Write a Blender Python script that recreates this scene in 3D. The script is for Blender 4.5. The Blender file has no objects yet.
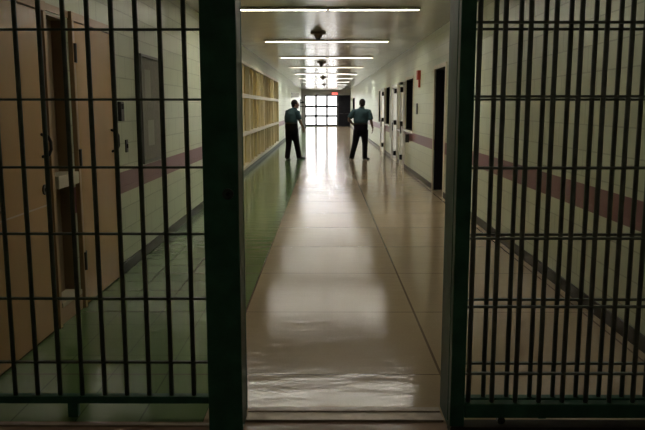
import bpy, bmesh, math, random
from mathutils import Vector, Matrix
random.seed(4)
SC = bpy.context.scene
COL = SC.collection
R = math.radians

# ------------------------------------------------------------------ dimensions
XL, XR = -1.91, 2.06            # corridor wall faces
ZC = 2.96                       # ceiling
Y0, Y1 = -3.0, 58.0             # corridor ends
YF, YA, YB = 3.43, 3.42, 3.25   # grille planes

# ------------------------------------------------------------------ materials
def nodes_of(name):
    m = bpy.data.materials.new(name); m.use_nodes = True
    nt = m.node_tree
    return m, nt, nt.nodes['Principled BSDF']

def mk(name, col, rough=.5, var=.12, scale=6., metallic=0., bump=0., bscale=40., spec=.5, rvar=0.):
    m, nt, p = nodes_of(name)
    tc = nt.nodes.new('ShaderNodeTexCoord')
    n = nt.nodes.new('ShaderNodeTexNoise'); n.inputs['Scale'].default_value = scale; n.inputs['Detail'].default_value = 5
    nt.links.new(tc.outputs['Object'], n.inputs['Vector'])
    r = nt.nodes.new('ShaderNodeValToRGB')
    r.color_ramp.elements[0].position = .3; r.color_ramp.elements[1].position = .7
    r.color_ramp.elements[0].color = [c*(1-var) for c in col]+[1]
    r.color_ramp.elements[1].color = [min(1, c*(1+var)) for c in col]+[1]
    nt.links.new(n.outputs['Fac'], r.inputs['Fac'])
    nt.links.new(r.outputs['Color'], p.inputs['Base Color'])
    p.inputs['Roughness'].default_value = rough
    p.inputs['Metallic'].default_value = metallic
    p.inputs['Specular IOR Level'].default_value = spec
    if bump:
        n2 = nt.nodes.new('ShaderNodeTexNoise'); n2.inputs['Scale'].default_value = bscale
        nt.links.new(tc.outputs['Object'], n2.inputs['Vector'])
        b = nt.nodes.new('ShaderNodeBump'); b.inputs['Strength'].default_value = bump; b.inputs['Distance'].default_value = .01
        nt.links.new(n2.outputs['Fac'], b.inputs['Height']); nt.links.new(b.outputs['Normal'], p.inputs['Normal'])
    return m

def emis(name, col, s):
    m, nt, p = nodes_of(name)
    p.inputs['Base Color'].default_value = (.8, .8, .75, 1)
    p.inputs['Emission Color'].default_value = (*col, 1)
    p.inputs['Emission Strength'].default_value = s
    return m

def math_node(nt, op, a, b=None):
    n = nt.nodes.new('ShaderNodeMath'); n.operation = op
    for i, v in enumerate((a, b)):
        if v is None: continue
        if isinstance(v, (int, float)): n.inputs[i].default_value = v
        else: nt.links.new(v, n.inputs[i])
    return n.outputs[0]

def mixc(nt, fac, a, b):
    n = nt.nodes.new('ShaderNodeMix'); n.data_type = 'RGBA'
    nt.links.new(fac, n.inputs[0])
    for i, v in ((6, a), (7, b)):
        if isinstance(v, tuple): n.inputs[i].default_value = (*v, 1)
        else: nt.links.new(v, n.inputs[i])
    return n.outputs[2]

WALLC = (.55, .60, .44)
STRIPEC = (.19, .06, .085)
def wall_mat(name, horiz, stripe=True):
    m, nt, p = nodes_of(name)
    g = nt.nodes.new('ShaderNodeNewGeometry')
    s = nt.nodes.new('ShaderNodeSeparateXYZ'); nt.links.new(g.outputs['Position'], s.inputs[0])
    c = nt.nodes.new('ShaderNodeCombineXYZ')
    nt.links.new(s.outputs[horiz], c.inputs['X']); nt.links.new(s.outputs['Z'], c.inputs['Y'])
    br = nt.nodes.new('ShaderNodeTexBrick')
    nt.links.new(c.outputs[0], br.inputs['Vector'])
    br.inputs['Scale'].default_value = 1
    br.inputs['Brick Width'].default_value = .406; br.inputs['Row Height'].default_value = .203
    br.inputs['Mortar Size'].default_value = .006; br.inputs['Mortar Smooth'].default_value = .3
    br.inputs['Color1'].default_value = (*[v*.97 for v in WALLC], 1)
    br.inputs['Color2'].default_value = (*[v*1.03 for v in WALLC], 1)
    br.inputs['Mortar'].default_value = (*[v*.72 for v in WALLC], 1)
    n = nt.nodes.new('ShaderNodeTexNoise'); n.inputs['Scale'].default_value = 1.7; n.inputs['Detail'].default_value = 6
    nt.links.new(g.outputs['Position'], n.inputs['Vector'])
    col = br.outputs['Color']
    dirt = math_node(nt, 'MULTIPLY', n.outputs['Fac'], .22)
    col = mixc(nt, dirt, col, (.33, .33, .22))
    if stripe:
        k = math_node(nt, 'MULTIPLY', math_node(nt, 'GREATER_THAN', s.outputs['Z'], .755), math_node(nt, 'LESS_THAN', s.outputs['Z'], .955))
        col = mixc(nt, k, col, STRIPEC)
    nt.links.new(col, p.inputs['Base Color'])
    p.inputs['Roughness'].default_value = .33
    b = nt.nodes.new('ShaderNodeBump'); b.inputs['Strength'].default_value = .35; b.inputs['Distance'].default_value = .006; b.invert = True
    h = math_node(nt, 'ADD', br.outputs['Fac'], math_node(nt, 'MULTIPLY', n.outputs['Fac'], .25))
    nt.links.new(h, b.inputs['Height']); nt.links.new(b.outputs['Normal'], p.inputs['Normal'])
    return m

def floor_mat():
    m, nt, p = nodes_of('polished_floor')
    g = nt.nodes.new('ShaderNodeNewGeometry')
    s = nt.nodes.new('ShaderNodeSeparateXYZ'); nt.links.new(g.outputs['Position'], s.inputs[0])
    X, Y = s.outputs['X'], s.outputs['Y']
    n = nt.nodes.new('ShaderNodeTexNoise'); n.inputs['Scale'].default_value = 1.1; n.inputs['Detail'].default_value = 8
    nt.links.new(g.outputs['Position'], n.inputs['Vector'])
    v = nt.nodes.new('ShaderNodeTexVoronoi'); v.inputs['Scale'].default_value = 130
    nt.links.new(g.outputs['Position'], v.inputs['Vector'])
    beige = mixc(nt, n.outputs['Fac'], (.38, .285, .18), (.50, .39, .26))
    beige = mixc(nt, math_node(nt, 'MULTIPLY', v.outputs['Color'], .18), beige, (.2, .15, .1))
    green = mixc(nt, n.outputs['Fac'], (.10, .17, .065), (.17, .26, .11))
    def line(c, off, period, w):
        t = math_node(nt, 'DIVIDE', math_node(nt, 'SUBTRACT', c, off), period)
        f = math_node(nt, 'ABSOLUTE', math_node(nt, 'SUBTRACT', t, math_node(nt, 'ROUND', t)))
        return math_node(nt, 'LESS_THAN', f, w/period)
    gl = math_node(nt, 'MAXIMUM', line(X, -.61, .3225, .004), line(Y, 4.0, .3225, .004))
    green = mixc(nt, math_node(nt, 'MULTIPLY', gl, .6), green, (.06, .085, .045))
    isg = math_node(nt, 'LESS_THAN', X, -.61)
    col = mixc(nt, isg, beige, green)
    inn = math_node(nt, 'GREATER_THAN', Y, 3.7)
    jl = math_node(nt, 'MAXIMUM', line(X, -.61, 1.294, .008), line(Y, 4.0, 1.29, .006))
    jl = math_node(nt, 'MULTIPLY', jl, inn)
    col = mixc(nt, math_node(nt, 'MULTIPLY', jl, .75), col, (.09, .06, .045))
    near = math_node(nt, 'LESS_THAN', Y, 3.36)
    col = mixc(nt, near, col, (.36, .24, .17))
    nt.links.new(col, p.inputs['Base Color'])
    n3 = nt.nodes.new('ShaderNodeTexNoise'); n3.inputs['Scale'].default_value = 2.6; n3.inputs['Detail'].default_value = 3
    nt.links.new(g.outputs['Position'], n3.inputs['Vector'])
    nt.links.new(math_node(nt, 'ADD', math_node(nt, 'MULTIPLY', n3.outputs['Fac'], .10), .075), p.inputs['Roughness'])
    p.inputs['Specular IOR Level'].default_value = .22
    mp = nt.nodes.new('ShaderNodeMapping'); mp.inputs['Scale'].default_value = (1.2, 3.5, 1)
    nt.links.new(g.outputs['Position'], mp.inputs['Vector'])
    n4 = nt.nodes.new('ShaderNodeTexNoise'); n4.inputs['Scale'].default_value = 2.4; n4.inputs['Detail'].default_value = 5
    nt.links.new(mp.outputs[0], n4.inputs['Vector'])
    hh = n4.outputs['Fac']
    b = nt.nodes.new('ShaderNodeBump'); b.inputs['Strength'].default_value = .25; b.inputs['Distance'].default_value = .012
    nt.links.new(hh, b.inputs['Height']); nt.links.new(b.outputs['Normal'], p.inputs['Normal'])
    return m

def ceiling_mat():
    m, nt, p = nodes_of('glossy_ceiling_paint')
    g = nt.nodes.new('ShaderNodeNewGeometry')
    s = nt.nodes.new('ShaderNodeSeparateXYZ'); nt.links.new(g.outputs['Position'], s.inputs[0])
    n = nt.nodes.new('ShaderNodeTexNoise'); n.inputs['Scale'].default_value = 2.2; n.inputs['Detail'].default_value = 7
    nt.links.new(g.outputs['Position'], n.inputs['Vector'])
    col = mixc(nt, n.outputs['Fac'], (.34, .31, .25), (.44, .41, .34))
    nt.links.new(col, p.inputs['Base Color'])
    p.inputs['Roughness'].default_value = .19
    p.inputs['Specular IOR Level'].default_value = .6
    mp = nt.nodes.new('ShaderNodeMapping'); mp.inputs['Scale'].default_value = (1, 9, 1)
    nt.links.new(g.outputs['Position'], mp.inputs['Vector'])
    n4 = nt.nodes.new('ShaderNodeTexNoise'); n4.inputs['Scale'].default_value = 2.5; n4.inputs['Detail'].default_value = 3
    nt.links.new(mp.outputs[0], n4.inputs['Vector'])
    b = nt.nodes.new('ShaderNodeBump'); b.inputs['Strength'].default_value = .2; b.inputs['Distance'].default_value = .01
    nt.links.new(n4.outputs['Fac'], b.inputs['Height']); nt.links.new(b.outputs['Normal'], p.inputs['Normal'])
    return m

M = dict(
    wall_side=wall_mat('painted_block_side', 'Y'),
    wall_end=wall_mat('painted_block_end', 'X', False),
    floor=floor_mat(), ceiling=ceiling_mat(),
    gate=mk('dark_green_gloss_steel', (.034, .10, .064), .4, .25, 9, bump=.06, bscale=60, spec=.14),
    bars=mk('dark_green_bar_steel', (.06, .078, .055), .42, .3, 14),
    barsgrey=mk('flare_lightened_bar_steel', (.13, .145, .125), .45, .25, 14),  # right-hand bars, colour lightened to stand in for flare and haze
    mullion=mk('pale_mullion_enamel', (.66, .59, .38), .5, .04, 4),
    greypaint=mk('grey_panel_paint', (.33, .31, .25), .4, .06, 4),
    lock=mk('worn_dark_lock_steel', (.05, .06, .05), .35, .3, 40, metallic=.8),
    hole=mk('keyhole_black', (.003, .003, .003), .8),
    tan=mk('tan_enamel_door', (.50, .295, .14), .27, .07, 1.5),
    tanframe=mk('tan_enamel_frame', (.44, .29, .17), .35, .08, 3),
    brown=mk('dark_brown_panel', (.27, .195, .12), .35, .2, 3),
    cream=mk('cream_enamel', (.62, .56, .42), .35, .06, 5),
    base=mk('black_cove_base', (.025, .022, .02), .4, .2, 5),
    black=mk('black_paint_and_shade', (.004, .0035, .005), .7, .2, 8, spec=.2),  # black parts, and the shade painted into the right wall recesses
    white=mk('white_gloss_steel', (.84, .84, .82), .27, .04, 3),
    greymetal=mk('brushed_grey_steel', (.35, .35, .33), .35, .1, 20, metallic=.7),
    darkplastic=mk('dark_plastic', (.025, .025, .025), .4, .15, 20),
    board=mk('grey_notice_felt', (.25, .24, .215), .75, .12, 30),
    boardframe=mk('dark_grey_frame', (.17, .17, .155), .4),
    paper=mk('paper', (.36, .35, .31), .7, .05, 10),
    red=mk('red_enamel', (.42, .05, .03), .35, .08, 10),
    redsign=emis('red_lit_sign', (1, .06, .05), 2.2),
    pane=mk('golden_panel', (.50, .36, .085), .65, .05, 1.0, spec=.2),
    detector=mk('brown_detector_plastic', (.11, .075, .05), .4, .1, 20),
    fixture=mk('white_fixture_enamel', (.5, .48, .42), .4, .04, 8),
    tube=emis('fluorescent_diffuser', (1, .95, .81), 52.0),
    dimtube=emis('added_dim_diffuser', (1, .94, .78), 15.0),  # for the added unseen row past the gate that lifts the tan doors
    bright=emis('boosted_fluorescent_diffuser', (.97, .97, 1), 125.0),  # far rows, strength raised to stand in for glare from the end window
    faint=emis('added_faint_diffuser', (1, .94, .78), 7.0),  # for the added unseen row on the camera side that lifts the bars
    soffit=mk('grey_soffit_paint', (.22, .2, .18), .4, .08, 3),
    threshold=mk('worn_threshold_metal', (.34, .27, .2), .35, .2, 12, metallic=.3),
    track=mk('dark_track_steel', (.04, .03, .028), .45, .3, 12, metallic=.4),
    skin=mk('skin', (.14, .078, .05), .5, .08, 12),
    hair=mk('black_hair', (.008, .006, .005), .6, .3, 90, bump=.4, bscale=160, spec=.1),
    shirt=mk('teal_uniform_cloth', (.026, .053, .063), .85, .1, 8, bump=.3, bscale=14, spec=.2),
    trousers=mk('black_uniform_cloth', (.005, .004, .006), .9, .2, 8, bump=.3, bscale=12, spec=.1),
    leather=mk('black_leather', (.006, .006, .006), .3, .2, 30),
    eyewhite=mk('eye_white', (.6, .58, .55), .2, .03, 5),
    silver=mk('silver_buckle', (.6, .6, .58), .25, .05, 10, metallic=1.),
)

# ------------------------------------------------------------------ mesh helpers
class MB:
    def __init__(self): self.bm = bmesh.new()
    def box(self, x0, x1, y0, y1, z0, z1):
        mt = Matrix.Translation(((x0+x1)/2, (y0+y1)/2, (z0+z1)/2)) @ Matrix.Diagonal((abs(x1-x0), abs(y1-y0), abs(z1-z0), 1))
        bmesh.ops.create_cube(self.bm, size=1, matrix=mt); return self
    def cyl(self, p0, p1, r0, r1=None, n=16):
        p0, p1 = Vector(p0), Vector(p1); d = p1-p0
        q = d.to_track_quat('Z', 'Y').to_matrix().to_4x4()
        bmesh.ops.create_cone(self.bm, cap_ends=True, segments=n, radius1=r0, radius2=r0 if r1 is None else r1, depth=d.length,
                              matrix=Matrix.Translation((p0+p1)/2) @ q); return self
    def ell(self, c, r, rot=None, sub=3):
        mt = Matrix.Translation(c) @ (rot.to_4x4() if rot else Matrix.Identity(4)) @ Matrix.Diagonal((*r, 1))
        bmesh.ops.create_icosphere(self.bm, subdivisions=sub, radius=1, matrix=mt); return self
    def loft(self, rings, side=(1, 0, 0), n=16):
        """rings: (centre, half width along `side`, half depth)"""
        pts = [Vector(r[0]) for r in rings]; prev = None; loops = []
        for i, (c, a, b) in enumerate(rings):
            t = (pts[min(i+1, len(pts)-1)] - pts[max(i-1, 0)]).normalized()
            s = Vector(side); s = s - t*s.dot(t)
            if s.length < 1e-4: s = t.orthogonal()
            s.normalize(); u = t.cross(s)
            loops.append([self.bm.verts.new(pts[i] + s*a*math.cos(k*2*math.pi/n) + u*b*math.sin(k*2*math.pi/n)) for k in range(n)])
        for l0, l1 in zip(loops, loops[1:]):
            for k in range(n):
                self.bm.faces.new((l0[k], l0[(k+1) % n], l1[(k+1) % n], l1[k]))
        self.bm.faces.new(loops[0][::-1]); self.bm.faces.new(loops[-1]); return self
    def chain(self, pts, radii, n=10):
        rr = [(p, r, r) for p, r in zip(pts, radii)]
        return self.loft(rr, side=(.31, .95, .1), n=n)
    def build(self, name, mat, parent=None, bevel=0., smooth=False, kind=None):
        bmesh.ops.recalc_face_normals(self.bm, faces=self.bm.faces)
        me = bpy.data.meshes.new(name); self.bm.to_mesh(me); self.bm.free()
        me.materials.append(M[mat] if isinstance(mat, str) else mat)
        if smooth:
            for f in me.polygons: f.use_smooth = True
        o = bpy.data.objects.new(name, me); COL.objects.link(o)
        if parent: o.parent = parent
        if bevel:
            b = o.modifiers.new('Bevel', 'BEVEL'); b.width = bevel; b.segments = 2; b.limit_method = 'ANGLE'
        if kind: o['kind'] = kind
        return o
    def fuse(self, name, mat, parent, voxel, smooth=4):
        """merge overlapping closed shells into one continuous surface"""
        o = self.build(name, mat, None)
        r = o.modifiers.new('r', 'REMESH'); r.mode = 'VOXEL'; r.voxel_size = voxel; r.use_smooth_shade = True
        s = o.modifiers.new('s', 'SMOOTH'); s.factor = .5; s.iterations = smooth
        dg = bpy.context.evaluated_depsgraph_get(); dg.update()
        me = bpy.data.meshes.new_from_object(o.evaluated_get(dg))
        old = o.data; o.modifiers.clear(); o.data = me; bpy.data.meshes.remove(old)
        me.name = name
        if not me.materials: me.materials.append(M[mat])
        for f in me.polygons: f.use_smooth = True
        if parent: o.parent = parent
        return o

def tag(o, label, cat, group=None):
    o['label'] = label; o['category'] = cat
    if group: o['group'] = group
    return o
def thing(name, label, cat, loc=(0, 0, 0), rz=0, group=None):
    o = bpy.data.objects.new(name, None); COL.objects.link(o); o.empty_display_size = .1
    o.location = loc; o.rotation_euler = (0, 0, rz)
    return tag(o, label, cat, group)
def dup(root, loc, label, group=None):
    r = root.copy(); COL.objects.link(r); r.location = loc; r['label'] = label
    if group: r['group'] = group
    for ch in list(root.children):
        c = ch.copy(); COL.objects.link(c); c.parent = r
        for g in list(ch.children):
            d = g.copy(); COL.objects.link(d); d.parent = c
    return r

# ------------------------------------------------------------------ room shell
MB().box(XL-.3, XR+.3, Y0, Y1+.25, -.2, 0).build('floor', 'floor', kind='structure')
MB().box(XL-.3, XR+.3, Y0, Y1+.25, ZC, ZC+.2).build('ceiling', 'ceiling', kind='structure')

def pierced(mb, x0, x1, ya, yb, openings):
    """solid side wall between ya and yb with rectangular openings (y0,y1,z0,z1)"""
    cur = ya
    for (a, b, z0, z1) in sorted(openings):
        if a > cur: mb.box(x0, x1, cur, a, 0, ZC)
        if z0 > 0: mb.box(x0, x1, a, b, 0, z0)
        mb.box(x0, x1, a, b, z1, ZC)
        cur = b
    mb.box(x0, x1, cur, yb, 0, ZC)
    return mb
NICHE = (4.93, 5.36, .14, 2.2)
SCREEN = (13.8, 29.2, .10, 2.62)
pierced(MB(), XL-.3, XL, Y0, Y1, [NICHE, SCREEN]).build('wall_left', 'wall_side', kind='structure')
D3 = (12.3, 13.5, 0, 2.25); W2 = (16.8, 18.3, 1.0, 2.23); W3 = (22.8, 24.28, 1.0, 2.2); W4 = (26.15, 27.5, 1.0, 2.16); W8 = (19.42, 19.9, .95, 2.15); W5 = (49.5, 53.5, 1.2, 2.2)
pierced(MB(), XR, XR+.3, Y0, Y1, [D3, W2, W8, W3, W4, W5]).build('wall_right', 'wall_side', kind='structure')
MB().box(XL-.3, XR+.3, Y0-.25, Y0, -.2, ZC+.2).build('wall_near', 'wall_end', kind='structure')
# far end: glazed opening to daylight on the left, dark doorway on the right
EW = (-1.63, 1.02, .06, 2.50); ED = (1.06, 2.06, 0, 2.50)
mb = MB()
mb.box(XL-.3, EW[0], Y1, Y1+.25, 0, ZC); mb.box(EW[0], EW[1], Y1, Y1+.25, 0, EW[2]); mb.box(EW[0], EW[1], Y1, Y1+.25, EW[3], ZC)
mb.box(EW[1], ED[0], Y1, Y1+.25, 0, ZC); mb.box(ED[0], XR+.3, Y1, Y1+.25, 2.5, ZC); mb.box(ED[1]-.02, XR+.3, Y1, Y1+.25, 0, 2.5)
mb.build('wall_far', 'soffit', kind='structure')

mb = MB()
for a, b in ((Y0, 3.66), (6.46, Y1)): mb.box(XL, XL+.018, a, b, 0, .105)
mb.build('baseboard_left', 'base', bevel=.004, kind='structure')
mb = MB()
for a, b in ((Y0, 12.22), (13.58, 18.37), (19.31, 20.01), (21.64, 24.35), (26.0, Y1)): mb.box(XR-.018, XR, a, b, 0, .105)
mb.build('baseboard_right', 'base', bevel=.004, kind='structure')

# end window
fr = MB()
x0, x1, z0, z1 = EW
for a in (x0, x1-.06): fr.box(a-.03, a+.09, Y1+.02, Y1+.12, z0, z1)
fr.box(x0, x1, Y1+.02, Y1+.12, z0, z0+.10); fr.box(x0, x1, Y1+.02, Y1+.12, z1-.08, z1)
w1 = fr.build('window_1', 'black', bevel=.006, kind='structure')
for k in (1, 2):
    xx = x0 + (x1-x0)*k/3 + .02
    MB().box(xx-.085, xx+.085, Y1+.03, Y1+.11, z0+.1, z1-.08).build('mullion', 'black', w1)
    zz = (1.60, .84)[k-1]
    MB().box(x0+.06, x1-.06, Y1+.035, Y1+.105, zz-.085, zz+.085).build('transom', 'black', w1)
m, nt, p = nodes_of('clear_glass')
for n_ in list(nt.nodes):
    if n_.type == 'BSDF_PRINCIPLED': nt.nodes.remove(n_)
tr = nt.nodes.new('ShaderNodeBsdfTransparent'); gl = nt.nodes.new('ShaderNodeBsdfGlossy'); gl.inputs['Roughness'].default_value = .02
fz = nt.nodes.new('ShaderNodeFresnel'); mx = nt.nodes.new('ShaderNodeMixShader')
nt.links.new(fz.outputs[0], mx.inputs[0]); nt.links.new(tr.outputs[0], mx.inputs[1]); nt.links.new(gl.outputs[0], mx.inputs[2])
nt.links.new(mx.outputs[0], nt.nodes['Material Output'].inputs[0])
M['glass'] = m
MB().box(x0+.06, x1-.06, Y1+.066, Y1+.074, z0+.1, z1-.08).build('glass_pane', 'glass', w1)
# dark end door
d6 = MB().box(ED[0], ED[1]-.02, Y1+.06, Y1+.12, 0, 2.5).build('door_1', 'black', bevel=.004, kind='structure')
dd = MB()
for a in (ED[0], 1.53, ED[1]-.07): dd.box(a, a+.05, Y1+.02, Y1+.06, 0, 2.5)
dd.box(ED[0], ED[1]-.02, Y1+.02, Y1+.06, 2.44, 2.5)
dd.build('door_frame', 'black', d6)
MB().box(1.16, 1.48, Y1+.0, Y1+.058, 1.0, 1.05).build('push_bar', 'darkplastic', d6)
MB().box(1.62, 1.94, Y1+.0, Y1+.058, 1.0, 1.05).build('push_bar', 'darkplastic', d6)

# ------------------------------------------------------------------ left: tan doors with the niche between
def tan_door(n, ya, yb, hy, zlo, zhi, hinge_y=None):
    d = MB().box(XL+.002, XL+.022, ya, yb, .015, 2.19).build(f'door_{n}', 'tan', bevel=.003, kind='structure')
    f = MB()
    f.box(XL+.001, XL+.035, ya-.05, yb+.05, 2.195, 2.26)
    f.box(XL+.001, XL+.035, ya-.05, ya-.004, 0, 2.195); f.box(XL+.001, XL+.035, yb+.004, yb+.05, 0, 2.195)
    f.build('door_frame', 'tanframe', d, bevel=.003)
    h = MB().chain([(XL+.022, hy, zlo), (XL+.07, hy, zlo+.015), (XL+.085, hy, zlo+.05), (XL+.085, hy, zhi-.05), (XL+.07, hy, zhi-.015), (XL+.022, hy, zhi)], [.011]*6)
    h.build('pull_handle', 'darkplastic', d, smooth=True)
    return d
d2 = tan_door(2, 3.74, 4.86, 4.74, 1.23, 1.38)
lk = MB().cyl((XL+.02, 4.74, 1.01), (XL+.032, 4.74, 1.01), .035, n=24).build('lock_plate', 'darkplastic', d2)
MB().cyl((XL+.031, 4.74, 1.01), (XL+.036, 4.74, 1.01), .014).build('keyhole', 'hole', lk)
MB().box(XL+.0215, XL+.0235, 3.8, 4.84, .895, .905).build('kick_line', 'tanframe', d2)
d3 = tan_door(3, 5.45, 6.38, 6.30, 1.17, 1.36)
for z in (1.96, 1.17, .37):
    MB().cyl((XL+.036, 5.43, z-.07), (XL+.036, 5.43, z+.07), .016).box(XL+.022, XL+.03, 5.42, 5.5, z-.07, z+.07).build('hinge', 'darkplastic', d3)
# niche with ledges
a, b, z0, z1 = NICHE
w = MB()
w.box(XL-.12, XL-.10, a, b, z0, z1)
wn = w.build('window_2', 'brown', kind='structure')
r = MB(); r.box(XL-.10, XL, a, a+.015, z0, z1); r.box(XL-.10, XL, b-.015, b, z0, z1); r.box(XL-.10, XL, a, b, z1-.015, z1)
r.build('window_reveal', 'brown', wn)
MB().box(XL-.098, XL-.08, a+.14, a+.17, z0, z1-.016).build('mullion', 'black', wn)
MB().box(XL-.099, XL+.05, a+.01, b-.01, .99, 1.08).build('window_ledge', 'cream', wn, bevel=.005)
MB().box(XL-.099, XL+.03, a+.01, b-.01, .13, .165).build('window_sill', 'cream', wn, bevel=.004)
# tan panelling around the niche
MB().box(XL+.001, XL+.012, 4.915, 5.395, 2.21, 2.26).box(XL+.001, XL+.012, 4.915, 5.395, 0, .128).build('trim_1', 'tanframe', kind='structure')

# left wall small things
cr = tag(MB().box(XL, XL+.035, 6.60, 6.70, 1.43, 1.61).build('card_reader', 'darkplastic', bevel=.006),
         'dark upright card reader on wall just past the farther tan door', 'card reader')
MB().box(XL+.035, XL+.038, 6.615, 6.685, 1.54, 1.59).build('reader_window', 'black', cr)
sw = tag(MB().box(XL, XL+.012, 6.80, 6.87, 1.13, 1.25).build('light_switch', 'darkplastic', bevel=.003),
         'small dark switch plate lower on wall beyond the card reader', 'light switch')
MB().box(XL+.012, XL+.02, 6.825, 6.845, 1.17, 1.21).build('toggle', 'black', sw)
nb = thing('notice_board', 'grey framed notice board on left wall above the purple stripe', 'notice board', (XL, 7.85, 1.0))
MB().box(.002, .02, -.45, .45, 0, 1.07).build('felt_panel', 'board', nb)
f = MB(); f.box(.002, .04, -.48, -.45, -.03, 1.10); f.box(.002, .04, .45, .48, -.03, 1.10); f.box(.002, .04, -.45, .45, 1.07, 1.10); f.box(.002, .04, -.45, .45, -.03, 0)
f.build('board_frame', 'boardframe', nb, bevel=.003)
tag(MB().box(XL+.0205, XL+.022, 7.55, 7.8, 1.62, 1.95).build('notice_sheet', 'paper'), 'pale paper pinned high on the grey notice board', 'paper')
tag(MB().box(XL+.0205, XL+.022, 7.62, 7.9, 1.15, 1.42).build('notice_sheet', 'paper'), 'pale paper pinned low on the grey notice board', 'paper')

# left: long panelled glazing
a, b, z0, z1 = SCREEN
fr = MB()
rails = (z0, .93, 1.82, z1)
for i, z in enumerate(rails):
    hz = .045 if 0 < i < 3 else .04
    zz0 = z if i == 0 else (z-2*hz if i == 3 else z-hz)
    fr.box(XL-.14, XL+.03, a, b, zz0, zz0+2*hz)
w5 = fr.build('window_3', 'cream', bevel=.004, kind='structure')
ys = [13.8, 14.85, 15.9, 16.95, 18.0, 19.05, 20.1, 21.15, 22.2, 23.25, 24.3, 25.35, 26.4, 27.8, 29.2]
for k, y in enumerate(ys):
    big = k % 4 == 0 or k == len(ys)-1
    hw = .12 if big else .05
    MB().box(XL-.13, XL+(.028 if big else .0), max(a, y-hw), min(b, y+hw), z0+.08, z1-.08).build('mullion', 'mullion', w5)
for k in range(len(ys)-1):
    for i in range(3):
        MB().box(XL-.095, XL-.075, ys[k]+.02, ys[k+1]-.02, rails[i]+.03, rails[i+1]-.03).build('panel', 'pane', w5)

# ------------------------------------------------------------------ right wall doors and windows
def dark_window(n, o):  # near-black pane and lining put the recess shade into the colour
    a, b, z0, z1 = o
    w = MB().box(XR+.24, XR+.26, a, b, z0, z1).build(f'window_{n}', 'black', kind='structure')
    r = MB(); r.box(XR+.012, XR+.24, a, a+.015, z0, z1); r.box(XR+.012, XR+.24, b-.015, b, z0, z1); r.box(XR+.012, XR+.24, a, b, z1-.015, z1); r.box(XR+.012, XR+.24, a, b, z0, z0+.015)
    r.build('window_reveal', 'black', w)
    f = MB()
    f.box(XR-.014, XR-.001, a-.06, a, z0-.04, z1+.06); f.box(XR-.014, XR-.001, b, b+.06, z0-.04, z1+.06); f.box(XR-.014, XR-.001, a, b, z1, z1+.06)
    f.build('window_frame', 'cream', w)
    MB().box(XR-.05, XR-.001, a-.03, b+.03, z0-.05, z0).build('window_sill', 'white', w, bevel=.004)
dark_window(4, W2); dark_window(5, W3); dark_window(6, W4); dark_window(7, W5); dark_window(8, W8)
# dark doorway, its shade painted in by a black leaf and lining
a, b, z0, z1 = D3
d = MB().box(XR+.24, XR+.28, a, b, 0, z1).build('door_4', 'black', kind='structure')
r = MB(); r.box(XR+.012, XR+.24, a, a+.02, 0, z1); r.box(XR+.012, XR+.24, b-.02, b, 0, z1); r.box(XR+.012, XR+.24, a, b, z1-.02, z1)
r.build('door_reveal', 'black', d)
f = MB(); f.box(XR-.02, XR+.01, a-.07, a, 0, z1+.07); f.box(XR-.02, XR+.01, b, b+.07, 0, z1+.07); f.box(XR-.02, XR+.01, a, b, z1, z1+.07)
f.build('door_frame', 'cream', d, bevel=.003)
MB().cyl((XR+.24, a+.12, 1.0), (XR+.19, a+.12, 1.0), .03).build('door_knob', 'darkplastic', d)

def steel_door(n, a, b, top, hinge_z):
    d = MB().box(XR-.03, XR-.002, a, b, .012, top).build(f'door_{n}', 'white', bevel=.003, kind='structure')
    f = MB()
    f.box(XR-.06, XR-.001, a-.08, a-.005, 0, top+.08); f.box(XR-.06, XR-.001, b+.005, b+.08, 0, top+.08); f.box(XR-.06, XR-.001, a-.005, b+.005, top+.005, top+.08)
    f.build('door_frame', 'white', d, bevel=.004)
    for z in hinge_z:
        MB().box(XR-.125, XR-.03, a+.0, a+.1, z-.065, z+.065).build('hinge', 'black', d, bevel=.008)
    MB().box(XR-.055, XR-.03, b-.15, b-.05, .86, 1.1).build('lock_box', 'darkplastic', d, bevel=.006)
    return d
d5 = steel_door(5, 18.46, 19.22, 2.12, (2.0, 1.13, .27))
steel_door(6, 20.1, 21.55, 2.12, (2.0, 1.13, .27))
steel_door(7, 24.44, 25.9, 2.12, (2.0, 1.13, .27))
MB().box(XR-.13, XR-.061, 18.5, 18.95, 2.13, 2.19).build('door_closer', 'darkplastic', d5, bevel=.005)
# grey cover panel beside the third door
MB().box(XR-.012, XR-.001, 21.72, 22.7, .62, 2.1).build('trim_2', 'greypaint', bevel=.003, kind='structure')

fa = tag(MB().box(XR-.075, XR+.004, 15.55, 15.75, 2.14, 2.34).build('fire_alarm', 'red', bevel=.006), 'red fire alarm box high on right wall near dark window', 'fire alarm')
MB().box(XR-.04, XR, 15.60, 15.70, 1.98, 2.14).build('alarm_strobe', 'red', fa, bevel=.004)
sp = tag(MB().box(XR-.02, XR, 15.95, 16.12, 1.40, 1.64).build('wall_plate', 'darkplastic', bevel=.004), 'dark switch plate on right wall below the red fire alarm', 'switch plate')
MB().box(XR-.03, XR-.02, 16.0, 16.05, 1.49, 1.56).build('button', 'greymetal', sp)
cb = tag(MB().box(XR-.08, XR+.004, 17.5, 17.66, .70, .90).build('call_box', 'darkplastic', bevel=.006), 'small dark call box on stripe under the dark window sill', 'call box')
MB().box(XR-.088, XR-.08, 17.54, 17.62, .8, .86).build('grille', 'greymetal', cb)

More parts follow.
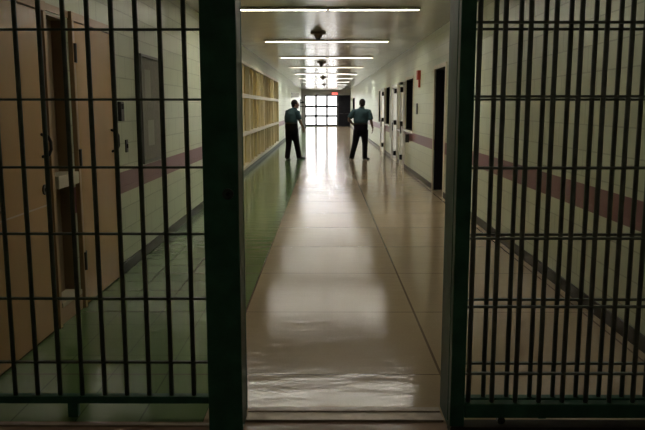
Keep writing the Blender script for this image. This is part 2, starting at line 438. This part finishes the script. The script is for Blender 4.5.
# far left wall pieces
fs = thing('hanging_sign', 'small grey sign jutting from left wall beyond and above the left guard', 'sign', (XL, 41, 2.1))
MB().box(0, .42, -.015, .015, 0, .24).build('sign_plate', 'paper', fs); MB().box(0, .03, -.05, .05, -.03, .27).build('bracket', 'darkplastic', fs)
wb = thing('wall_bracket', 'dark bracket frame on left wall beside the bright end window', 'bracket', (XL, 55.0, 1.15))
MB().box(0, .04, -.04, .04, 0, 1.0).build('upright', 'black', wb); MB().box(.04, .30, -.03, .03, .42, .48).build('arm', 'black', wb)
MB().box(.04, .30, -.03, .03, .68, .80).build('arm', 'black', wb); MB().cyl((.04, 0, .95), (.26, 0, .8), .025).build('strut', 'black', wb)

# exit sign on end wall
ex = thing('exit_sign', 'red lit exit sign over the dark door at corridor end', 'exit sign', (.78, Y1, 2.52))
MB().box(-.24, .24, -.09, 0, 0, .2).build('sign_housing', 'darkplastic', ex, bevel=.006)
MB().box(-.22, .22, -.096, -.09, .015, .185).build('sign_face', 'redsign', ex)
tc = bpy.data.curves.new('sign_lettering', 'FONT'); tc.body = 'EXIT'; tc.size = .17; tc.extrude = .002; tc.align_x = 'CENTER'
to = bpy.data.objects.new('sign_lettering_curve', tc); COL.objects.link(to)
dg = bpy.context.evaluated_depsgraph_get(); dg.update()
me = bpy.data.meshes.new_from_object(to.evaluated_get(dg)); bpy.data.objects.remove(to)
me.materials.clear(); me.materials.append(M['paper'])
lo = bpy.data.objects.new('sign_lettering', me); COL.objects.link(lo); lo.parent = ex
lo.rotation_euler = (R(90), 0, 0); lo.location = (0, -.099, .04)

# ------------------------------------------------------------------ ceiling lights and detectors
ORD = ['first', 'second', 'third', 'fourth', 'fifth', 'sixth', 'seventh', 'eighth', 'ninth', 'tenth', 'eleventh']
cl = None
for k in range(-2, 10):  # negative rows are added out of view to brighten the gate area
    y = 10.5 + 5.03*k
    for side in (0, 1):
        xc = (-.625, .705)[side]
        lab = f"{'left' if side == 0 else 'right'} half of the {ORD[k]} lit tube row from the gate, on ceiling" if k >= 0 else f"{'left' if side == 0 else 'right'} half of the added unseen dim tube row {'just past' if k == -1 else 'before'} the gate, on ceiling"
        if cl is None:
            cl = thing('ceiling_light', lab, 'ceiling light', (xc, y, ZC), 0, 'fluorescent strips across the ceiling')
            f = MB(); f.box(-.66, .66, -.09, -.055, -.03, 0); f.box(-.66, .66, .055, .09, -.03, 0); f.box(-.66, -.635, -.055, .055, -.03, 0); f.box(.635, .66, -.055, .055, -.03, 0)
            f.build('fixture_frame', 'fixture', cl, bevel=.003)
            MB().box(-.634, .634, -.042, .042, -.024, -.004).build('diffuser', 'faint', cl)
        else:
            o = dup(cl, (xc, y, ZC), lab)
            if k == -1 or k == 0:
                for c in o.children:
                    if c.name.startswith('diffuser'):
                        if side == 0: c.data = c.data.copy(); c.data.materials[0] = M['dimtube' if k == -1 else 'tube']; keep = c.data
                        else: c.data = keep
            elif k > 0:
                for c in o.children:
                    if c.name.startswith('diffuser'):
                        if k == 4 and side == 0: keep = c.data.copy(); keep.materials[0] = M['bright']
                        c.data = keep
cd = None
for k, (y, x) in enumerate(((13.8, -.13), (22.7, -.11), (34.0, -.1), (44.3, -.06))):
    lab = f"{['nearest', 'second nearest', 'third nearest', 'farthest'][k]} brown detector hanging from the corridor ceiling"
    if cd is None:
        cd = thing('ceiling_detector', lab, 'detector', (x, y, ZC), 0, 'detectors along the ceiling')
        MB().cyl((0, 0, 0), (0, 0, -.045), .145, .145, 32).build('base_plate', 'detector', cd)
        MB().cyl((0, 0, -.045), (0, 0, -.11), .09, .055, 32).build('housing', 'detector', cd)
        MB().cyl((0, 0, -.11), (0, 0, -.15), .045, .04, 24).build('sensor', 'darkplastic', cd)
    else:
        dup(cd, (x, y, ZC), lab)

# ------------------------------------------------------------------ the gate
ZT = 2.82
CROSS = [1.92, 1.595, 1.271, .944, .617, .287, 2.247, 2.572]
def bar(parent, x, y, za, zb, r=.0115, m='bars'):
    MB().cyl((x, y, za), (x, y, zb), r, n=14).build('bar', m, parent, smooth=True)
def crossbar(parent, xa, xb, y, z, h=.0055, dep=.011, m='bars'):
    MB().box(xa, xb, y-dep, y+dep, z-h, z+h).build('crossbar', m, parent, bevel=.002)

# left fixed grille
g = thing('bar_grille', 'fixed green bar grille standing before the tan doors', 'grille', (0, YF, 0))
xa, xb = XL+.005, -.563
for k in range(13):
    x = (13.8-325)/710*3.33 + .1135*(k-1)
    if xa+.02 < x < xb-.02: bar(g, x, 0, .11, ZT)
for z in CROSS: crossbar(g, xa, xb, 0, z)
MB().box(xa, xb, -.025, .025, .075, .112).build('bottom_rail', 'gate', g, bevel=.004)
MB().box(xa, xb, -.03, .03, ZT, ZT+.06).build('top_rail', 'gate', g, bevel=.004)
for x in (-1.28,):
    MB().box(x-.025, x+.025, -.02, .02, 0, .075).build('foot', 'gate', g, bevel=.003)

# left gate post with lock
p = thing('gate_post', 'broad dark green lock post left of the gate opening', 'gate post', (-.48, 3.34, 0))
MB().box(-.082, .082, -.09, .088, 0, ZT+.06).build('column', 'gate', p, bevel=.005)
MB().box(.040, .0835, .088, .12, .03, ZT+.06).build('stop_strip', 'gate', p, bevel=.003)
l = MB().cyl((.033, -.09, 1.163), (.033, -.096, 1.163), .026, n=28).build('lock_plate', 'lock', p, bevel=.001)
MB().cyl((.033, -.096, 1.163), (.033, -.098, 1.163), .009, n=16).build('keyhole', 'hole', l)

# right fixed grille + receiving post
g = thing('bar_grille', 'fixed green bar grille behind the slid-open gate, farther from camera', 'grille', (0, YA, 0))
xb = XR-.005
MB().box(.605, .665, -.10, .13, 0, ZT+.06).build('post', 'gate', g, bevel=.005)
for k in range(-1, 12):
    x = .801 + .1166*k
    if x < xb-.02: bar(g, x, 0, .11, ZT, m='barsgrey')
for z in CROSS: crossbar(g, .665, xb, 0, z, m='barsgrey')
MB().box(.665, xb, -.025, .025, .075, .112).build('bottom_rail', 'gate', g, bevel=.004)
MB().box(.665, xb, -.03, .03, ZT, ZT+.06).build('top_rail', 'gate', g, bevel=.004)
for x in (1.1, 1.7):
    MB().box(x-.02, x+.02, -.02, .02, 0, .075).build('foot', 'gate', g, bevel=.003)

# sliding gate parked in front of it
g = thing('sliding_gate', 'open sliding green bar gate parked at right, nearest layer of bars', 'gate', (0, YB, 0))
MB().box(.600, .668, -.03, .03, .03, 2.74).build('stile', 'gate', g, bevel=.004)
for k in range(0, 13):
    x = .69 + .1129*k
    if x < XR-.03: bar(g, x, 0, .15, 2.70, m='barsgrey')
for z in CROSS: crossbar(g, .668, XR-.01, 0, z+.012, m='barsgrey')
MB().box(.668, XR-.01, -.03, .03, .085, .155).build('bottom_rail', 'gate', g, bevel=.005)
MB().box(.668, XR-.01, -.03, .03, 2.68, 2.74).build('top_rail', 'gate', g, bevel=.005)
for x in (.85, 1.75):
    MB().cyl((x, -.014, .066), (x, .014, .066), .019, n=24).build('roller', 'lock', g)
# head beam and floor track (structure)
MB().box(XL, XR, 3.19, 3.55, ZT+.062, ZC).build('trim_3', 'gate', bevel=.005, kind='structure')
MB().box(.60, XR, YB-.045, YB+.045, 0, .045).build('trim_4', 'track', bevel=.003, kind='structure')
th = MB(); th.box(-.395, .595, 3.36, 3.40, 0, .012); th.box(-.395, .595, 3.47, 3.52, 0, .010); th.box(-.395, .595, 3.40, 3.47, 0, .004)
th.box(XL, -.565, 3.30, 3.33, 0, .010)
th.build('trim_5', 'threshold', bevel=.003, kind='structure')

# ------------------------------------------------------------------ people
def hand(mb, wrist, d, n, thumb_sign):
    """palm, four unequal fingers curling towards n, thumb from the palm's side"""
    d = Vector(d).normalized(); n = Vector(n); n = (n - d*n.dot(d)).normalized(); s = d.cross(n)*thumb_sign; w = Vector(wrist)
    mb.loft([(w-d*.02, .028, .021), (w+d*.02, .034, .019), (w+d*.06, .042, .017), (w+d*.095, .041, .014)], side=s)
    for i, (ln, off) in enumerate(((.95, .033), (1.05, .011), (1.0, -.011), (.8, -.033))):
        q = w + d*(.082 if i < 3 else .075) + s*off; dd = (d + s*off*2.2).normalized(); pts = [q]; ang = 0
        for sg, ca in ((.042, 14), (.026, 28), (.022, 22)):
            ang += R(ca); q = q + (dd*math.cos(ang) + n*math.sin(ang))*sg*ln; pts.append(q)
        mb.chain(pts, [.0088, .0084, .0078, .0062])
    b = w + d*.022 + s*.026
    mb.chain([b, b+d*.03+s*.026+n*.008, b+d*.062+s*.036+n*.02, b+d*.085+s*.034+n*.03], [.014, .0115, .0098, .0075])

def head(mb, c, yaw, hgt=.268):
    """c = centre of skull; yaw 0 looks along +Y"""
    rot = Matrix.Rotation(yaw, 3, 'Z'); k = hgt/.25
    def P(x, y, z): return Vector(c) + rot @ (Vector((x, y, z))*k)
    E = lambda p_, r, sub=3: mb.ell(P(*p_), [v*k for v in r], rot, sub)
    E((0, -.012, .03), (.081, .098, .093))                      # cranium
    mb.loft([(P(0, .032, .03), .068*k, .07*k), (P(0, .04, -.03), .064*k, .06*k), (P(0, .046, -.075), .052*k, .048*k), (P(0, .058, -.112), .030*k, .030*k)], side=rot @ Vector((1, 0, 0)))
    E((0, .066, .02), (.05, .026, .016))                      # brow
    mb.loft([(P(0, .09, .012), .009*k, .012*k), (P(0, .104, -.012), .012*k, .014*k), (P(0, .113, -.034), .017*k, .014*k), (P(0, .1, -.046), .014*k, .01*k)], side=rot @ Vector((1, 0, 0)))
    E((0, .094, -.066), (.024, .011, .007)); E((0, .092, -.078), (.021, .011, .007)); E((0, .082, -.104), (.024, .018, .016))
    for sx in (-1, 1):
        E((sx*.036, .072, -.022), (.022, .02, .018))            # cheek
        E((sx*.079, -.01, -.012), (.009, .019, .032))           # ear
        E((sx*.08, -.006, -.036), (.007, .011, .012))
    return P, rot, k

def person(label, loc, sp):
    t = thing('person', label, 'person', loc)
    side = Vector(sp['side'])
    # ---- body: one continuous surface
    mb = MB()
    P, rot, k = head(mb, sp['head'], sp['yaw'])
    nk = Vector(sp['neck']); hc = Vector(sp['head'])
    mb.loft([(nk+Vector((0, 0, -.06)), .085, .075), (nk, .064, .062), (nk.lerp(hc, .45), .057, .06), (hc+Vector((0, 0, -.03)), .055, .06)], side=side)
    mb.loft([(c, a*.88, b*.86) for (c, a, b) in sp['torso']], side=side, n=24)
    for arm in sp['arms']:
        S, E_, W = (Vector(v) for v in arm['pts'])
        mb.loft([(S+Vector((0, 0, .015)), .05, .05), (S.lerp(E_, .25), .054, .054), (S.lerp(E_, .6), .048, .05), (E_, .041, .042)], side=side)
        mb.loft([(E_, .041, .042), (E_.lerp(W, .25), .044, .043), (E_.lerp(W, .7), .034, .033), (W, .027, .024)], side=side)
        hand(mb, W, arm['dir'], arm['palm'], arm['thumb'])
    for leg in sp['legs']:
        H, K, A = (Vector(v) for v in leg['pts'])
        mb.loft([(H, .085, .085), (H.lerp(K, .4), .075, .078), (K, .054, .056), (K.lerp(A, .3), .054, .058), (A, .036, .04)], side=side)
        tdir = Vector(leg['toe']).normalized()
        mb.loft([(A+Vector((0, 0, .01))-tdir*.03, .03, .04), (A-Vector((0, 0, .03))+tdir*.03, .036, .036), (A-Vector((0, 0, .055))+tdir*.13, .04, .018)], side=tdir.cross(Vector((0, 0, 1))))
    mb.fuse('body', 'skin', t, .0062, 3)
    # ---- hair cap
    hb = MB()
    hb.ell(P(0, -.02, .036), [v*k for v in (.088, .101, .096)], rot)
    hb.loft([(P(0, -.055, -.005), .076*k, .058*k), (P(0, -.066, -.05), .062*k, .04*k), (P(0, -.062, -.082), .05*k, .028*k)], side=rot @ Vector((1, 0, 0)))
    for sx in (-1, 1): hb.ell(P(sx*.073, .022, .0), [v*k for v in (.011, .012, .028)], rot)
    hair = hb.fuse('hair', 'hair', t, .008, 3)
    # cut the fringe: keep hair off the face
    inv = rot.transposed()
    for v in hair.data.vertices:
        q = inv @ (v.co - Vector(sp['head']))/k
        if q.y > .03 and q.z < .085:
            f = min(1, (q.y-.03)/.03)
            v.co = Vector(sp['head']) + rot @ (Vector((q.x*(1-.16*f), q.y*(1-f)+.03*f, q.z+.02*f))*k)
    for sx in (-1, 1):
        e = MB().ell(P(sx*.031, .081, -.004), [v*k for v in (.012, .009, .0065)], rot, 2).build('eye', 'eyewhite', t, smooth=True)
        MB().ell(P(sx*.031, .0885, -.004), [v*k for v in (.005, .0025, .005)], rot, 2).build('iris', 'hole', e, smooth=True)
    # ---- shirt
    mb = MB()
    tor = sp['torso']
    mb.loft(tor, side=side, n=28)
    for arm in sp['arms']:
        S, E_, W = (Vector(v) for v in arm['pts'])
        st = Vector(sp['neck']).lerp(S, .45); st.z = S.z + .005
        mb.loft([(st, .085, .08), (S+Vector((0, 0, -.005)), .088, .08), (S.lerp(E_, .35), .082, .08), (S.lerp(E_, .84), .078, .076)], side=side)
    nk0 = Vector(sp['neck'])
    mb.loft([(nk0+Vector((0, 0, -.10)), .19, .105), (nk0+Vector((0, 0, -.055)), .125, .092), (nk0+Vector((0, 0, -.015)), .082, .075), (nk0+Vector((0, 0, .018)), .071, .068)], side=side)
    mb.fuse('shirt', 'shirt', t, .012, 3)
    col = MB().loft([(nk0+Vector((0, 0, -.02)), .086, .08), (nk0+Vector((0, 0, .02)), .075, .072), (nk0+Vector((0, 0, .03)), .069, .067)], side=side, n=24)
    col.build('collar', 'shirt', t, smooth=True)
    # ---- trousers
    mb = MB()
    mb.loft(sp['hips'], side=side, n=24)
    for leg in sp['legs']:
        H, K, A = (Vector(v) for v in leg['pts'])
        mb.loft([(H+Vector((0, 0, .04)), .12, .12), (H.lerp(K, .3), .112, .115), (K, .088, .092), (K.lerp(A, .5), .08, .086), (A+Vector((0, 0, .0)), .076, .084), (A-Vector((0, 0, .035)), .074, .085)], side=side)
    mb.fuse('trousers', 'trousers', t, .013, 3)
    c, a, b = sp['hips'][-1]
    bl = MB().loft([(Vector(c)+Vector((0, 0, -.035)), a+.006, b+.006), (Vector(c)+Vector((0, 0, .008)), a+.006, b+.006)], side=side, n=32).build('belt', 'leather', t, smooth=False)
    fr_ = Vector((-side.y, side.x, 0)).normalized()
    q = Vector(c) + fr_*(b+.006) + Vector((0, 0, -.013))
    MB().ell(q, (.028, .006, .02), Matrix.Rotation(math.atan2(side.y, side.x), 3, 'Z'), 2).build('buckle', 'silver', bl)
    # ---- shoes
    for leg in sp['legs']:
        A = Vector(leg['pts'][2]); td = Vector(leg['toe']).normalized(); f0 = Vector((A.x, A.y, 0)); sd = td.cross(Vector((0, 0, 1)))
        mb = MB()
        mb.loft([(f0-td*.075+Vector((0, 0, .04)), .03, .038), (f0-td*.04+Vector((0, 0, .052)), .042, .05), (f0+td*.04+Vector((0, 0, .05)), .045, .048), (f0+td*.12+Vector((0, 0, .036)), .05, .034), (f0+td*.18+Vector((0, 0, .028)), .044, .026), (f0+td*.215+Vector((0, 0, .022)), .024, .016)], side=sd)
        mb.loft([(A-Vector((0, 0, .05)), .045, .05), (A+Vector((0, 0, .02)), .044, .048)], side=sd)
        sh = mb.fuse('shoe', 'leather', t, .009, 3)
        zmin = min(v.co.z for v in sh.data.vertices)
        for v in sh.data.vertices: v.co.z -= zmin
    return t

# guard at right, seen from behind, left elbow out
person('stocky guard seen from behind at right, left elbow out, teal shirt and black trousers', (1.065, 21.26, 0), dict(
    side=(1, 0, 0), yaw=R(8), head=(.035, .02, 1.662), neck=(.025, 0, 1.535),
    torso=[((0, .0, 1.07), .205, .135), ((-.005, .0, 1.14), .218, .15), ((0, .01, 1.25), .222, .15), ((.005, 0, 1.36), .222, .14), ((.01, -.01, 1.43), .205, .115), ((.02, -.01, 1.49), .13, .085), ((.025, 0, 1.525), .07, .065)],
    hips=[((0, 0, .80), .17, .12), ((0, -.01, .88), .20, .145), ((0, 0, .98), .213, .15), ((0, 0, 1.085), .208, .14)],
    arms=[dict(pts=((-.215, 0, 1.42), (-.365, -.02, 1.2), (-.245, .17, 1.06)), dir=(.75, .6, -.12), palm=(.5, -.8, .1), thumb=1),
          dict(pts=((.235, 0, 1.42), (.305, -.03, 1.14), (.36, .05, .935)), dir=(.0, .12, -1), palm=(-1, .1, 0), thumb=1)],
    legs=[dict(pts=((-.105, 0, .84), (-.165, .03, .48), (-.265, -.03, .085)), toe=(-.35, 1, 0)),
          dict(pts=((.105, 0, .84), (.13, .03, .48), (.125, .02, .085)), toe=(.75, .8, 0))]))

# guard at left, turned to the right, head in profile
person('guard at left turned in profile, right arm hanging forward, teal shirt and black trousers', (-.95, 21.3, 0), dict(
    side=(.8, -.6, 0), yaw=R(-68), head=(.065, .02, 1.638), neck=(.035, .01, 1.515),
    torso=[((-.05, 0, 1.08), .195, .16), ((-.055, 0, 1.15), .213, .185), ((-.052, 0, 1.26), .222, .18), ((-.035, 0, 1.35), .222, .16), ((-.01, 0, 1.42), .195, .12), ((.015, .0, 1.475), .125, .085), ((.03, .01, 1.505), .07, .065)],
    hips=[((-.03, .02, .80), .165, .14), ((-.045, 0, .88), .2, .175), ((-.05, 0, .98), .206, .18), ((-.05, 0, 1.1), .2, .168)],
    arms=[dict(pts=((.135, -.12, 1.40), (.205, -.12, 1.15), (.30, -.03, .955)), dir=(.25, .1, -1), palm=(-.3, .9, .2), thumb=-1),
          dict(pts=((-.17, .13, 1.40), (-.17, .2, 1.13), (-.04, .27, .95)), dir=(.4, .15, -1), palm=(.2, -.9, 0), thumb=-1)],
    legs=[dict(pts=((-.12, .05, .84), (-.135, .04, .47), (-.175, -.04, .085)), toe=(.35, 1, 0)),
          dict(pts=((.04, -.02, .84), (.10, .12, .48), (.165, .20, .085)), toe=(1, .45, 0))]))

# ------------------------------------------------------------------ daylight beyond the window
w = bpy.data.worlds.new('overcast_daylight'); SC.world = w; w.use_nodes = True
bg = w.node_tree.nodes['Background']
bg.inputs['Color'].default_value = (1, .985, .97, 1); bg.inputs['Strength'].default_value = 5.2
pl = bpy.data.lights.new('window_portal', 'AREA'); pl.shape = 'RECTANGLE'; pl.size = EW[1]-EW[0]; pl.size_y = EW[3]-EW[2]
pl.cycles.is_portal = True
po = bpy.data.objects.new('window_portal', pl); COL.objects.link(po)
po.location = ((EW[0]+EW[1])/2, Y1+.24, (EW[2]+EW[3])/2); po.rotation_euler = (R(-90), 0, 0)

# ------------------------------------------------------------------ camera
cam = bpy.data.cameras.new('camera'); cam.sensor_width = 36; cam.lens = 710/645*36; cam.clip_start = .05; cam.clip_end = 300
co = bpy.data.objects.new('camera', cam); COL.objects.link(co)
co.location = (0, 0, 1.56); co.rotation_euler = (R(90-8.65), 0, R(.2))
SC.camera = co
SC.view_settings.view_transform = 'Standard'; SC.view_settings.look = 'None'
SC.view_settings.gamma = 1; SC.view_settings.use_curve_mapping = False
SC.view_settings.exposure = 0
SC.cycles.use_denoising = True
SC.cycles.max_bounces = 10; SC.cycles.diffuse_bounces = 6; SC.cycles.glossy_bounces = 6
SC.cycles.sample_clamp_indirect = 8
